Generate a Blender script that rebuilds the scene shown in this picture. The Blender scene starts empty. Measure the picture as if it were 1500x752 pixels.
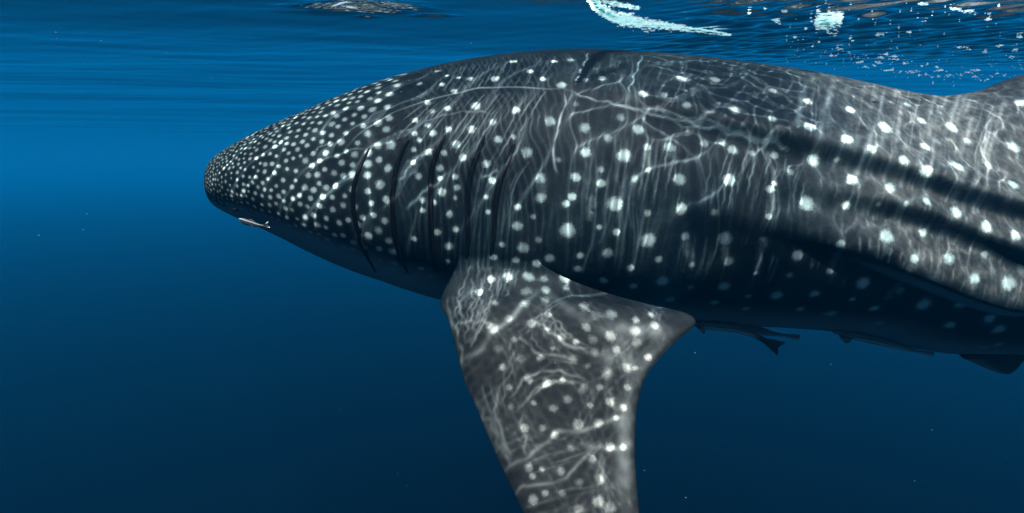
import bpy, bmesh, math, random
import numpy as np
from mathutils import Vector

R = math.radians
sc = bpy.context.scene
col = sc.collection
rng = np.random.default_rng(11)

# ------------------------------------------------------------------ camera
CAM_Z = -0.50                      # metres under the surface (surface is z = 0)
PITCH = R(8.5)
FPX = 977.0                        # focal length in photograph pixels
cam_d = bpy.data.cameras.new('camera')
cam = bpy.data.objects.new('camera', cam_d)
col.objects.link(cam)
cam.location = (0, 0, CAM_Z)
cam.rotation_euler = (R(90) - PITCH, 0, 0)
cam_d.sensor_width = 36.0
cam_d.lens = 36.0 * FPX / 1500.0
cam_d.clip_start = 0.02
cam_d.clip_end = 3000
sc.camera = cam

# ------------------------------------------------------------------ sky and sun
SUN_DIR = np.array([0.08, -0.54, 0.84]); SUN_DIR /= np.linalg.norm(SUN_DIR)    # towards the sun, light already bent into the water
SUN_EL = math.asin(SUN_DIR[2])
w = bpy.data.worlds.new('World'); sc.world = w; w.use_nodes = True
nt = w.node_tree; nt.nodes.clear()
sky = nt.nodes.new('ShaderNodeTexSky'); sky.sky_type = 'NISHITA'; sky.sun_disc = False
sky.sun_elevation = SUN_EL
sky.sun_rotation = math.atan2(SUN_DIR[0], SUN_DIR[1])
bg = nt.nodes.new('ShaderNodeBackground'); bg.inputs['Strength'].default_value = 0.15
wo = nt.nodes.new('ShaderNodeOutputWorld')
nt.links.new(sky.outputs['Color'], bg.inputs['Color']); nt.links.new(bg.outputs['Background'], wo.inputs['Surface'])
sun_d = bpy.data.lights.new('sun', 'SUN'); sun_d.energy = 5.0; sun_d.angle = R(0.22); sun_d.color = (1.0, 0.975, 0.94)
sun = bpy.data.objects.new('sun', sun_d); col.objects.link(sun)
sun.rotation_euler = Vector(SUN_DIR).to_track_quat('Z', 'Y').to_euler()
sun.location = (0, 0, 20)

sc.view_settings.view_transform = 'Standard'; sc.view_settings.look = 'None'
sc.view_settings.gamma = 1; sc.view_settings.exposure = EXPOSURE = 0.45
cy = sc.cycles
cy.volume_bounces = 2; cy.max_bounces = 8; cy.diffuse_bounces = 3; cy.glossy_bounces = 3; cy.transmission_bounces = 4
cy.transparent_max_bounces = 16; cy.use_denoising = True; cy.sample_clamp_indirect = 4.0

# ------------------------------------------------------------------ node helper
def mat(name):
    m = bpy.data.materials.new(name); m.use_nodes = True; m.node_tree.nodes.clear(); return m
class NT:
    def __init__(s, m): s.t = m.node_tree; s.out = s.t.nodes.new('ShaderNodeOutputMaterial')
    def n(s, typ, ins=None, **props):
        nd = s.t.nodes.new('ShaderNode' + typ)
        for k, v in props.items(): setattr(nd, k, v)
        for k, v in (ins or {}).items():
            if isinstance(v, bpy.types.NodeSocket): s.t.links.new(v, nd.inputs[k])
            else: nd.inputs[k].default_value = v
        return nd
    def math(s, op, a, b=0.0, c=None, clamp=False):
        i = {0: a, 1: b}
        if c is not None: i[2] = c
        return s.n('Math', i, operation=op, use_clamp=clamp).outputs[0]
    def sstep(s, x, lo, hi):
        return s.n('MapRange', {0: x, 1: lo, 2: hi, 3: 0.0, 4: 1.0}, interpolation_type='SMOOTHSTEP').outputs[0]
    def mix(s, f, a, b):
        nd = s.t.nodes.new('ShaderNodeMix'); nd.data_type = 'RGBA'; nd.clamp_factor = True
        for k, v in ((0, f), (6, a), (7, b)):
            if isinstance(v, bpy.types.NodeSocket): s.t.links.new(v, nd.inputs[k])
            else: nd.inputs[k].default_value = v
        return nd.outputs[2]
    def attr(s, name): return s.n('Attribute', attribute_name=name, attribute_type='GEOMETRY').outputs['Fac']

# ------------------------------------------------------------------ the water the animals swim in
def box_mesh(name, lo, hi):
    me = bpy.data.meshes.new(name)
    v = [(x, y, z) for z in (lo[2], hi[2]) for y in (lo[1], hi[1]) for x in (lo[0], hi[0])]
    me.from_pydata(v, [], [(0, 2, 3, 1), (4, 5, 7, 6), (0, 1, 5, 4), (2, 6, 7, 3), (0, 4, 6, 2), (1, 3, 7, 5)])
    return me
hm = mat('sea_haze'); T = NT(hm)
pv = T.n('VolumePrincipled', {'Color': (0.002, 0.385, 0.845, 1), 'Density': 0.0140, 'Anisotropy': 0.33, 'Absorption Color': (0.0, 0.0, 0.0, 1)})
T.t.links.new(pv.outputs[0], T.out.inputs['Volume'])
hz = bpy.data.objects.new('haze', box_mesh('haze', (-420, -60, -7.8), (420, 420, 0.25)))
hz.data.materials.append(hm); col.objects.link(hz)
hz['kind'] = 'stuff'; hz['label'] = 'clear blue sea water fading to deep blue'

sb = bpy.data.meshes.new('added_floor'); sb.from_pydata([(-415, -55, -6.8), (415, -55, -6.8), (415, 415, -6.8), (-415, 415, -6.8)], [], [(0, 1, 2, 3)])  # unseen dark plane, added to darken the water towards the bottom
m = mat('added_floor_dark'); T = NT(m); T.t.links.new(T.n('BsdfDiffuse', {'Color': (.0006, .0014, .0022, 1)}).outputs[0], T.out.inputs[0]); sb.materials.append(m)
so = bpy.data.objects.new('added_floor', sb); col.objects.link(so); so['kind'] = 'structure'; so['label'] = 'unseen dark plane added below to darken the deep water'
# ------------------------------------------------------------------ whale shark: reference outlines (photograph pixels -> metres)
def unproj(x, y, Y):
    """the point at distance Y along the world y axis that stands behind a pixel of the photograph"""
    x = np.asarray(x, float); y = np.asarray(y, float); Y = np.asarray(Y, float)
    cp, sp = math.cos(PITCH), math.sin(PITCH)
    u, v = x - 750.0, 376.0 - y
    dy = FPX * cp + v * sp; dz = -FPX * sp + v * cp
    t = Y / dy
    return np.stack(np.broadcast_arrays(u * t, Y, CAM_Z + dz * t), -1)
def proj(P):
    cp, sp = math.cos(PITCH), math.sin(PITCH)
    z = P[..., 2] - CAM_Z
    f = P[..., 1] * cp - z * sp; u = P[..., 1] * sp + z * cp
    return np.stack([750 + FPX * P[..., 0] / f, 376 - FPX * u / f], -1)
def pchip(xs, ys, x):
    xs = np.asarray(xs, float); ys = np.asarray(ys, float); x = np.asarray(x, float)
    h = np.diff(xs); d = np.diff(ys) / h; m = np.zeros_like(ys)
    m[0], m[-1] = d[0], d[-1]
    for i in range(1, len(xs) - 1):
        if d[i - 1] * d[i] > 0:
            w1, w2 = 2 * h[i] + h[i - 1], h[i] + 2 * h[i - 1]
            m[i] = (w1 + w2) / (w1 / d[i - 1] + w2 / d[i])
    k = np.clip(np.searchsorted(xs, x) - 1, 0, len(xs) - 2)
    t = np.clip((x - xs[k]) / h[k], 0, 1)
    return ((1 + 2 * t) * (1 - t) ** 2 * ys[k] + t * (1 - t) ** 2 * h[k] * m[k] + t * t * (3 - 2 * t) * ys[k + 1] + t * t * (t - 1) * h[k] * m[k + 1])
def sst(x, a, b):
    t = np.clip((x - a) / (b - a), 0, 1); return t * t * (3 - 2 * t)

TOP = [(308, 264), (309.5, 256), (312, 249), (320, 237), (335, 223), (360, 207), (394, 188), (452, 161), (498, 140.5), (553, 119.5), (609, 103.5), (660, 91), (700, 84), (750, 77.5),
       (800, 73.5), (860, 71.5), (900, 73), (950, 76), (1000, 79.5), (1050, 85), (1100, 91), (1150, 98), (1200, 106.5), (1250, 117), (1300, 128), (1340, 136), (1375, 141), (1420, 147), (1500, 158)]
BOT = [(308, 266), (309, 276), (311, 288), (317, 299), (330, 307), (345, 315), (360, 322), (390, 335), (430, 355), (470, 376), (520, 398), (560, 412), (600, 426), (640, 438), (700, 451),
       (800, 462), (900, 468), (1000, 472), (1050, 475), (1108, 478.5), (1160, 481), (1219, 485.5), (1281, 492), (1320, 503), (1361, 513.5), (1406, 519), (1450, 521), (1500, 523)]
AX_Y = 2.62                                                 # distance of the shark's mid plane from the camera
tipX = -1.150
XS = np.concatenate([tipX + 0.12 * np.linspace(0, 1, 40) ** 1.9, np.arange(tipX + .126, 2.15, .0062), np.arange(2.16, 5.3, .02)])
NS = len(XS); S = XS - tipX
def axis_y(X): return AX_Y + .05 * np.clip(X - 1.0, 0, None) ** 2
def px_of_X(X): return 750 + FPX * X / (AX_Y * math.cos(PITCH) + 0.03)
wid = pchip([0, .004, .02, .06, .12, .25, .5, .9, 1.3, 2.0, 3.0, 4.2, 5.2, 5.9, 6.5], [0.015, .07, .15, .24, .30, .375, .44, .485, .50, .49, .44, .28, .14, .07, .03], S)
pxs = px_of_X(XS)
zt = unproj(pxs, pchip(*zip(*TOP), pxs), AX_Y)[:, 2]; zb = unproj(pxs, pchip(*zip(*BOT), pxs), AX_Y)[:, 2]
xe = 2.02; ke = np.searchsorted(XS, xe)
tail_c = zt[ke] * .42 + zb[ke] * .58
tz = np.clip((XS - xe) / (5.3 - xe), 0, 1)
shr = pchip([0, .3, .6, .85, 1], [1, .76, .42, .2, .13], tz)
cen = tail_c - .12 * tz * (1 - .4 * tz)
zt = np.where(XS > xe, cen + (zt[ke] - tail_c) * shr, zt); zb = np.where(XS > xe, cen + (zb[ke] - tail_c) * shr, zb)

NN, NF = 300, 130
TH = np.concatenate([np.linspace(0, math.pi, NN, endpoint=False), np.linspace(math.pi, 2 * math.pi, NF, endpoint=False)])
NT_ = len(TH)
fmid = pchip([0, .2, .8, 1.6, 3, 6.5], [.5, .52, .58, .58, .56, .5], S)[:, None]
expo = pchip([0, .3, 1.0, 1.6, 6.5], [.8, .85, 1.0, 1.12, 1.0], S)[:, None]
def base(zt, zb):
    zm = (zt[:, None] * (1 - fmid) + zb[:, None] * fmid)
    c, s = np.cos(TH)[None], np.sin(TH)[None]
    z = zm + np.where(c > 0, (zt[:, None] - zm) * c, (zm - zb[:, None]) * c)
    y = axis_y(XS)[:, None] - wid[:, None] * np.sign(s) * np.abs(s) ** expo
    return np.stack([np.broadcast_to(XS[:, None], z.shape), y, z], -1)
def soft(v, n):
    k = np.hanning(n + 2)[1:-1]; k /= k.sum(); p = np.concatenate([np.repeat(v[:1], n // 2), v, np.repeat(v[-1:], n // 2)])
    return np.convolve(p, k, 'valid')[:len(v)]
for it in range(6):                                          # settle the profile so that the solid's own outline is the one measured
    P = base(zt, zb); q = proj(P); r_ = np.arange(NS)
    kt, kb = np.argmin(q[..., 1], 1), np.argmax(q[..., 1], 1)
    et = q[r_, kt, 1] - pchip(*zip(*TOP), q[r_, kt, 0].clip(308, 1500)); eb = q[r_, kb, 1] - pchip(*zip(*BOT), q[r_, kb, 0].clip(308, 1500))
    sc_ = AX_Y / FPX
    zt = np.where(XS < xe, zt + soft(et, 9) * sc_ * .9, zt); zb = np.where(XS < xe, zb + soft(eb, 9) * sc_ * .9, zb)
    k_ = np.searchsorted(XS, xe)
    zt[k_:] += zt[k_ - 1] - zt[k_]; zb[k_:] += zb[k_ - 1] - zb[k_]
zt, zb = soft(zt, 11) if False else zt, zb
P0 = base(zt, zb)
# the back sweeps up into the foot of the dorsal fin
hump = pchip([1335, 1360, 1400, 1430, 1470, 1500, 1545, 1620, 1720, 1830], [0, .002, .022, .048, .102, .134, .165, .15, .06, 0], pxs.clip(1335, 1830))
P0[..., 2] += hump[:, None] * np.clip(np.cos(TH)[None], 0, 1) ** 4
def grid_normals(P):
    dx = np.gradient(P, axis=0); dt = (np.roll(P, -1, 1) - np.roll(P, 1, 1))
    n = np.cross(dx, dt); n /= np.linalg.norm(n, axis=-1, keepdims=True) + 1e-12
    n = np.where((np.sum(n[:, :1] * np.array([0, 0, 1.]), -1, keepdims=True) < 0), -n, n)
    return n
N0 = grid_normals(P0)
if (N0[:, NN // 2, 1] > 0).mean() > .5: N0 = -N0
PX0 = proj(P0)
def near_ij(x, y):
    d = (PX0[:, :NN + 1, 0] - x) ** 2 + (PX0[:, :NN + 1, 1] - y) ** 2
    d = np.where(N0[:, :NN + 1, 1] < .25, d, 1e9)
    return np.unravel_index(np.argmin(d), d.shape)
def skin_pts(line, n):
    """evenly spaced points on the flank under a line of the photograph"""
    L = np.array(line, float); s = np.concatenate([[0], np.cumsum(np.hypot(*np.diff(L, axis=0).T))])
    t = np.linspace(0, s[-1], n)
    return [near_ij(a, b) for a, b in zip(pchip(s, L[:, 0], t), pchip(s, L[:, 1], t))]

# three long keels on the flank: sharp-edged shelves that shade the skin under them
arc = np.concatenate([np.zeros((NS, 1)), np.cumsum(np.linalg.norm(np.diff(P0[:, :NN + 1], axis=1), axis=-1), 1)], 1)   # distance down from the back
disp = np.zeros((NS, NT_))
KEELS = [([(800, 121), (850, 128), (950, 151), (1050, 178), (1130, 191), (1200, 211), (1290, 242), (1375, 262), (1500, 305)], [(760, 0), (850, .006), (1000, .022), (1150, .042), (1600, .052)]),
         ([(1000, 262), (1100, 262), (1190, 274), (1300, 296), (1380, 312), (1435, 333), (1500, 372)], [(960, 0), (1090, .008), (1200, .028), (1600, .036)]),
         ([(880, 268), (955, 286), (1032, 304), (1114, 321), (1200, 346), (1260, 368), (1340, 398), (1420, 426), (1500, 450)], [(860, 0), (960, .004), (1060, .014), (1200, .036), (1600, .052)])]
far_of = np.array([np.argmin(np.abs(TH[:NN + 1] - (2 * math.pi - t))) for t in TH[NN:]])
for line, amp in KEELS:
    L = np.array(line, float); xq = np.linspace(L[0, 0], L[-1, 0], 60); yq = pchip(L[:, 0], L[:, 1], xq)
    ij = [near_ij(a, b) for a, b in zip(xq, yq)]
    ii = np.array([k[0] for k in ij]); aa = np.array([arc[k] for k in ij]); o = np.argsort(ii)
    ii, aa = ii[o].astype(float), aa[o]
    pf = np.polyfit(XS[ii.astype(int)], aa, 3)
    Xc = np.clip(XS, XS[int(ii[0])], XS[int(ii[-1])])
    a0 = np.polyval(pf, Xc)[:, None]
    am = (np.interp(pxs, *zip(*amp)) * np.interp(XS, [2.1, 4.6], [1, .25]))[:, None]
    dlt = arc - a0
    prof = np.where(dlt < 0, np.exp(-(dlt / .085) ** 2), np.exp(-(dlt / .042) ** 2)) - .30 * np.exp(-((dlt - .065) / .04) ** 2)
    disp[:, :NN + 1] += am * prof
# gill slits: five folds, the skin in front of each standing a little proud
GILLS = [[(543, 214), (534, 231), (524, 252), (517, 280), (518, 312), (525, 345), (536, 374), (552, 402)],
         [(600, 202), (588, 224), (580, 247), (575, 283), (575, 332), (584, 370), (598, 402)],
         [(654, 195), (641, 222), (632, 247), (629, 275), (630, 330), (633, 367), (641, 398)],
         [(710, 196), (699, 228), (691, 250), (686, 268), (684, 320), (684, 390)],
         [(754, 208), (744, 236), (732, 264), (725, 306), (722, 355), (718, 376)]]
gill_pts = []
for g in GILLS:
    ij = skin_pts(g, 70); pts = np.array([P0[k] for k in ij]); nrm = np.array([N0[k] for k in ij])
    ker = np.ones(9) / 9; pad = lambda a: np.concatenate([np.repeat(a[:1], 4, 0), a, np.repeat(a[-1:], 4, 0)])
    pts = np.stack([np.convolve(pad(pts)[:, c], ker, 'valid') for c in range(3)], -1)
    gill_pts.append((pts, nrm))
    i0 = np.searchsorted(XS, pts[:, 0].min() - .1); i1 = np.searchsorted(XS, pts[:, 0].max() + .1)
    V = P0[i0:i1, :NN + 1].reshape(-1, 3)
    best = np.full(len(V), 9.0); side = np.zeros(len(V)); along = np.zeros(len(V))
    for k in range(len(pts)):
        d = np.linalg.norm(V - pts[k], axis=1); u = d < best
        best[u] = d[u]; side[u] = (V[u, 0] - pts[k, 0]); along[u] = k / (len(pts) - 1)
    endf = np.sin(np.pi * np.clip(along * .94 + .03, 0, 1)) ** .6
    sg = np.sign(side) * best
    dd = (-.008 * np.exp(-(best / .0085) ** 2) + .0042 * np.exp(-((sg + .020) / .018) ** 2) - .0015 * np.exp(-((sg - .03) / .025) ** 2)) * endf
    disp[i0:i1, :NN + 1] += dd.reshape(i1 - i0, NN + 1)
# the wide mouth line under the snout
mp = np.array([P0[k] for k in skin_pts([(311, 284), (314, 291), (322, 298.5), (332, 303), (346, 309)], 40)])
iM = np.searchsorted(XS, -1.0); V = P0[:iM, :NN + 1].reshape(-1, 3)
dm = np.min(np.linalg.norm(V[:, None] - mp[None], axis=-1), 1).reshape(iM, NN + 1)
disp[:iM, :NN + 1] -= .006 * np.exp(-(dm / .006) ** 2)
disp[:, NN:] = disp[:, far_of] if True else 0
PB = P0 + N0 * disp[..., None]
NB = grid_normals(PB)
if (NB[:, NN // 2, 1] > 0).mean() > .5: NB = -NB

# ---- one continuous skin: the body's grid with the fins drawn out of it
verts = [PB.reshape(-1, 3)]; nv = NS * NT_
skip = np.zeros((NS - 1, NT_), bool); quads = []; tris = []; fin_of = [np.zeros(nv, int)]; fin_uv = [np.zeros((nv, 2))]
FIN_ID = 0
def draw_fin(i0, i1, j0, j1, L, Tq, thick, nsp, blend=.12, edge=.5):
    """replace the skin patch i0..i1, j0..j1 by a fin whose leading and trailing edges run through L and Tq (root to tip)"""
    global nv, FIN_ID
    FIN_ID += 1
    J = np.arange(j0, j1 + 1) % NT_; I = np.arange(i0, i1 + 1)
    skip[np.ix_(np.arange(i0, i1), J[:-1])] = True
    a, b = len(I) - 1, len(J) - 1
    loop = [(I[k], J[0]) for k in range(a)] + [(I[a], J[k]) for k in range(b)] + [(I[a - k], J[b]) for k in range(a)] + [(I[0], J[b - k]) for k in range(b)]
    ids = np.array([i * NT_ + j for i, j in loop]); B = PB.reshape(-1, 3)[ids]
    n = len(ids)
    c = np.concatenate([np.linspace(0, 1, a + 1)[:-1], np.ones(b), np.linspace(1, 0, a + 1)[:-1], np.zeros(b)])
    c = .5 - .5 * np.cos(c * math.pi) if False else c
    qv = np.concatenate([np.ones(a), np.linspace(1, -1, b + 1)[:-1], -np.ones(a), np.linspace(-1, 1, b + 1)[:-1]])
    L = np.array(L, float); Tq = np.array(Tq, float)
    sk = np.concatenate([[0], np.cumsum(np.linalg.norm(np.diff((L + Tq) / 2, axis=0), axis=1))]); sk /= sk[-1]
    ss = np.linspace(0, 1, nsp + 1)[1:]
    prev = ids
    im_, jm_ = (i0 + i1) / 2, (j0 + j1) / 2
    li = np.concatenate([i0 + np.arange(a), np.full(b, i1), i1 - np.arange(a), np.full(b, i0)]).astype(float)
    lj = np.concatenate([np.full(a, j0), j0 + np.arange(b), np.full(a, j1), j1 - np.arange(b)]).astype(float)
    def on_skin(u):
        """the loop drawn in over the skin, so that the fin leaves the body along it"""
        fi = im_ + (li - im_) * (1 - .07 * u); fj = jm_ + (lj - jm_) * (1 - .50 * u)
        a_, b_ = np.floor(fi).astype(int), np.floor(fj).astype(int); ti, tj = (fi - a_)[:, None], (fj - b_)[:, None]
        g = lambda p, q: PB[np.minimum(p, NS - 1), q % NT_]
        return g(a_, b_) * (1 - ti) * (1 - tj) + g(a_ + 1, b_) * ti * (1 - tj) + g(a_, b_ + 1) * (1 - ti) * tj + g(a_ + 1, b_ + 1) * ti * tj
    Ls = np.stack([pchip(sk, L[:, k], ss) for k in range(3)], -1); Ts = np.stack([pchip(sk, Tq[:, k], ss) for k in range(3)], -1)
    Ms = (Ls + Ts) / 2; span = np.gradient(Ms, axis=0)
    up = None
    for k, s in enumerate(ss):
        ch = Ts[k] - Ls[k]; nn = np.cross(ch, span[k]); nn /= np.linalg.norm(nn)
        if up is None:
            ref = B[:a].mean(0) - B[a + b:2 * a + b].mean(0); up = np.sign(np.dot(nn, ref)) or 1
        nn = nn * up
        clen = np.linalg.norm(ch); t = thick * (1 - s) ** .7 + .004
        h = t * (np.clip(c, 0.0, 1) ** .5 * (1 - .93 * c) * 1.25 + .10 * (c > -1))
        hl = np.minimum(h, clen * .3)
        cc = c.copy(); e = np.abs(qv) < 1
        cc = np.where(e & (c < .5), -(1 - qv ** 2) * hl * .8 / max(clen, 1e-4), cc); cc = np.where(e & (c > .5), 1 + (1 - qv ** 2) * hl * .8 / max(clen, 1e-4), cc)
        Q = Ls[k] + cc[:, None] * ch + (qv * hl)[:, None] * nn
        w_ = sst(s, 0, blend) ** 1.25
        Q = on_skin(min(1, s / blend)) * (1 - w_) + Q * w_ if w_ < 1 else Q
        new = nv + np.arange(n); verts.append(Q); fin_of.append(np.full(n, FIN_ID)); fin_uv.append(np.stack([np.full(n, s), c], -1)); nv += n
        r = np.arange(n); r2 = (r + 1) % n
        quads.append(np.stack([prev[r], prev[r2], new[r2], new[r]], -1)); prev = new
    verts.append(prev_c := verts[-1].mean(0)[None]); fin_of.append(np.array([FIN_ID])); fin_uv.append(np.array([[1., .5]]))
    r = np.arange(n); tris.append(np.stack([prev[r], prev[(r + 1) % n], np.full(n, nv)], -1)); nv += 1
def mirror(Q):
    Q = np.array(Q, float).copy(); Q[:, 1] = 2 * axis_y(Q[:, 0]) - Q[:, 1]; return Q
def th_j(deg): return int(np.argmin(np.abs(TH - R(deg))))
def x_i(x): return int(np.argmin(np.abs(pxs - x)))
# pectoral fins
LE = [(664, 412, 2.190), (652, 421, 2.160), (646, 431, 2.140), (642, 441, 2.120), (648, 452, 2.100), (657, 465, 2.080), (666, 494, 2.040), (674, 525, 2.007), (683, 559, 1.968), (696, 588, 1.936), (711, 625, 1.897), (732, 674, 1.842), (765, 743, 1.760), (800, 820, 1.670), (838, 890, 1.600), (866, 925, 1.570)]
TE = [(858, 424, 2.190), (890, 436, 2.160), (930, 450, 2.130), (985, 461, 2.110), (1012, 465, 2.090), (1014, 472, 2.080), (1000, 488, 2.040), (968, 518, 2.005), (940, 556, 1.967), (931, 588, 1.936), (927, 625, 1.897), (927, 676, 1.843), (933, 745, 1.760), (938, 815, 1.670), (925, 885, 1.600), (888, 925, 1.570)]
Lp = np.array([unproj(*q) for q in LE]); Tp = np.array([unproj(*q) for q in TE])
p0, p1 = x_i(686), x_i(782)
draw_fin(p0, p1, th_j(109), th_j(150), Lp, Tp, .075, 210, blend=.19)
draw_fin(p0, p1, th_j(360 - 150), th_j(360 - 109), mirror(Lp), mirror(Tp), .075, 80, blend=.19)
# first dorsal fin, rising at the right edge of the picture
def pt(x, y, Y): return unproj(x, y, Y)
ay = float(axis_y(np.array([2.2]))[()]) if True else 2.6
LD = [(1498, 108, 2.68), (1525, 99, 2.69), (1560, 88, 2.71), (1600, 76, 2.73), (1640, 65, 2.75), (1665, 58, 2.76)]
TD = [(1735, 150, 2.85), (1742, 138, 2.85), (1735, 120, 2.85), (1722, 100, 2.85), (1712, 80, 2.84), (1696, 64, 2.83)]
draw_fin(x_i(1505), x_i(1700), -5, 9, [unproj(*q) for q in LD], [unproj(*q) for q in TD], .05, 44, blend=.5)
# pelvic fins
LV = [(1396, 512, 2.50), (1404, 521, 2.50), (1429, 532.5, 2.50), (1451, 542, 2.50), (1467, 547.5, 2.50), (1474, 548.5, 2.50)]
TV = [(1516, 505, 2.50), (1512, 512, 2.50), (1504, 522, 2.50), (1495, 533, 2.50), (1487, 543, 2.50), (1480, 547.5, 2.50)]
LV = [unproj(*q) for q in LV]; TV = [unproj(*q) for q in TV]
draw_fin(x_i(1415), x_i(1492), th_j(158), th_j(170), LV, TV, .03, 36, blend=.3)
draw_fin(x_i(1415), x_i(1492), th_j(190), th_j(202), mirror(LV), mirror(TV), .03, 24, blend=.3)
# second dorsal, anal and tail fins, beyond the frame
def fin3(i0, i1, j0, j1, lead, trail, t, n):
    c0 = PB[i0, j0 % NT_]; f = lambda L: [np.array([a, float(axis_y(np.array([a]))[0]), b]) for a, b in L]
    draw_fin(i0, i1, j0, j1, f(lead), f(trail), t, n, blend=.4)
def Xi(x): return int(np.argmin(np.abs(XS - x)))
zt3, zb3 = zt[Xi(3.6)], zb[Xi(3.7)]
fin3(Xi(3.45), Xi(3.8), -5, 5, [(3.45, zt3), (3.55, zt3 + .08), (3.72, zt3 + .2)], [(3.85, zt3), (3.87, zt3 + .06), (3.82, zt3 + .2)], .03, 14)
fin3(Xi(3.6), Xi(3.9), NN - 12, NN + 5, [(3.6, zb3), (3.68, zb3 - .07), (3.85, zb3 - .18)], [(3.95, zb3), (3.97, zb3 - .06), (3.95, zb3 - .18)], .03, 14)
ztT, zbT = zt[Xi(5.15)], zb[Xi(5.1)]
fin3(Xi(4.9), Xi(5.26), -9, 9, [(4.9, ztT), (5.2, ztT + .25), (5.75, ztT + .62), (6.05, ztT + .78)], [(5.3, ztT - .05), (5.45, ztT + .15), (5.85, ztT + .52), (6.09, ztT + .76)], .05, 26)
fin3(Xi(4.9), Xi(5.24), NN - 14, NN + 7, [(4.9, zbT), (5.05, zbT - .2), (5.3, zbT - .5), (5.38, zbT - .56)], [(5.28, zbT + .03), (5.27, zbT - .14), (5.38, zbT - .42), (5.42, zbT - .55)], .04, 20)

I, Jg = np.meshgrid(np.arange(NS - 1), np.arange(NT_), indexing='ij')
keep = ~skip
a = (I * NT_ + Jg)[keep]; b = (I * NT_ + (Jg + 1) % NT_)[keep]; c = ((I + 1) * NT_ + (Jg + 1) % NT_)[keep]; d = ((I + 1) * NT_ + Jg)[keep]
quads.append(np.stack([a, d, c, b], -1))
tipv = nv; verts.append(PB[0].mean(0)[None] - np.array([[.003, 0, 0]])); nv += 1
endv = nv; verts.append(PB[-1].mean(0)[None]); nv += 1
for _ in range(2): fin_of.append(np.array([0])); fin_uv.append(np.zeros((1, 2)))
jj = np.arange(NT_); jn = (jj + 1) % NT_
tris.append(np.stack([jj, jn, np.full(NT_, tipv)], -1)); tris.append(np.stack([(NS - 1) * NT_ + jn, (NS - 1) * NT_ + jj, np.full(NT_, endv)], -1))
V = np.concatenate(verts); Qd = np.concatenate(quads).astype(np.int32); Tr = np.concatenate(tris).astype(np.int32)
FIN = np.concatenate(fin_of); FUV = np.concatenate(fin_uv)
def make_mesh(name, V, Qd, Tr):
    me = bpy.data.meshes.new(name)
    me.vertices.add(len(V)); me.vertices.foreach_set('co', V.astype(np.float32).ravel())
    nl = len(Qd) * 4 + len(Tr) * 3
    me.loops.add(nl); me.loops.foreach_set('vertex_index', np.concatenate([Qd.ravel(), Tr.ravel()]).astype(np.int32))
    me.polygons.add(len(Qd) + len(Tr))
    me.polygons.foreach_set('loop_start', np.concatenate([np.arange(len(Qd)) * 4, len(Qd) * 4 + np.arange(len(Tr)) * 3]).astype(np.int32))
    me.polygons.foreach_set('use_smooth', np.ones(len(Qd) + len(Tr), bool))
    me.update(calc_edges=True); me.validate(); return me
def set_attr(me, name, v):
    at = me.attributes.new(name, 'FLOAT', 'POINT'); at.data.foreach_set('value', np.asarray(v, np.float32).ravel())
body_me = make_mesh('body', V, Qd, Tr)
bm_ = bmesh.new(); bm_.from_mesh(body_me)
loose = [v for v in bm_.verts if not v.link_faces]
alive = np.ones(len(V), bool); alive[[v.index for v in loose]] = False
bmesh.ops.recalc_face_normals(bm_, faces=bm_.faces[:])
bmesh.ops.delete(bm_, geom=loose, context='VERTS')
bm_.to_mesh(body_me); bm_.free()
V = V[alive]; FIN = FIN[alive]; FUV = FUV[alive]
print('shark verts', len(V), len(body_me.vertices))
NV = np.empty(len(V) * 3, np.float32); body_me.vertex_normals.foreach_get('vector', NV); NV = NV.reshape(-1, 3)
PXV = proj(V)
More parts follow.
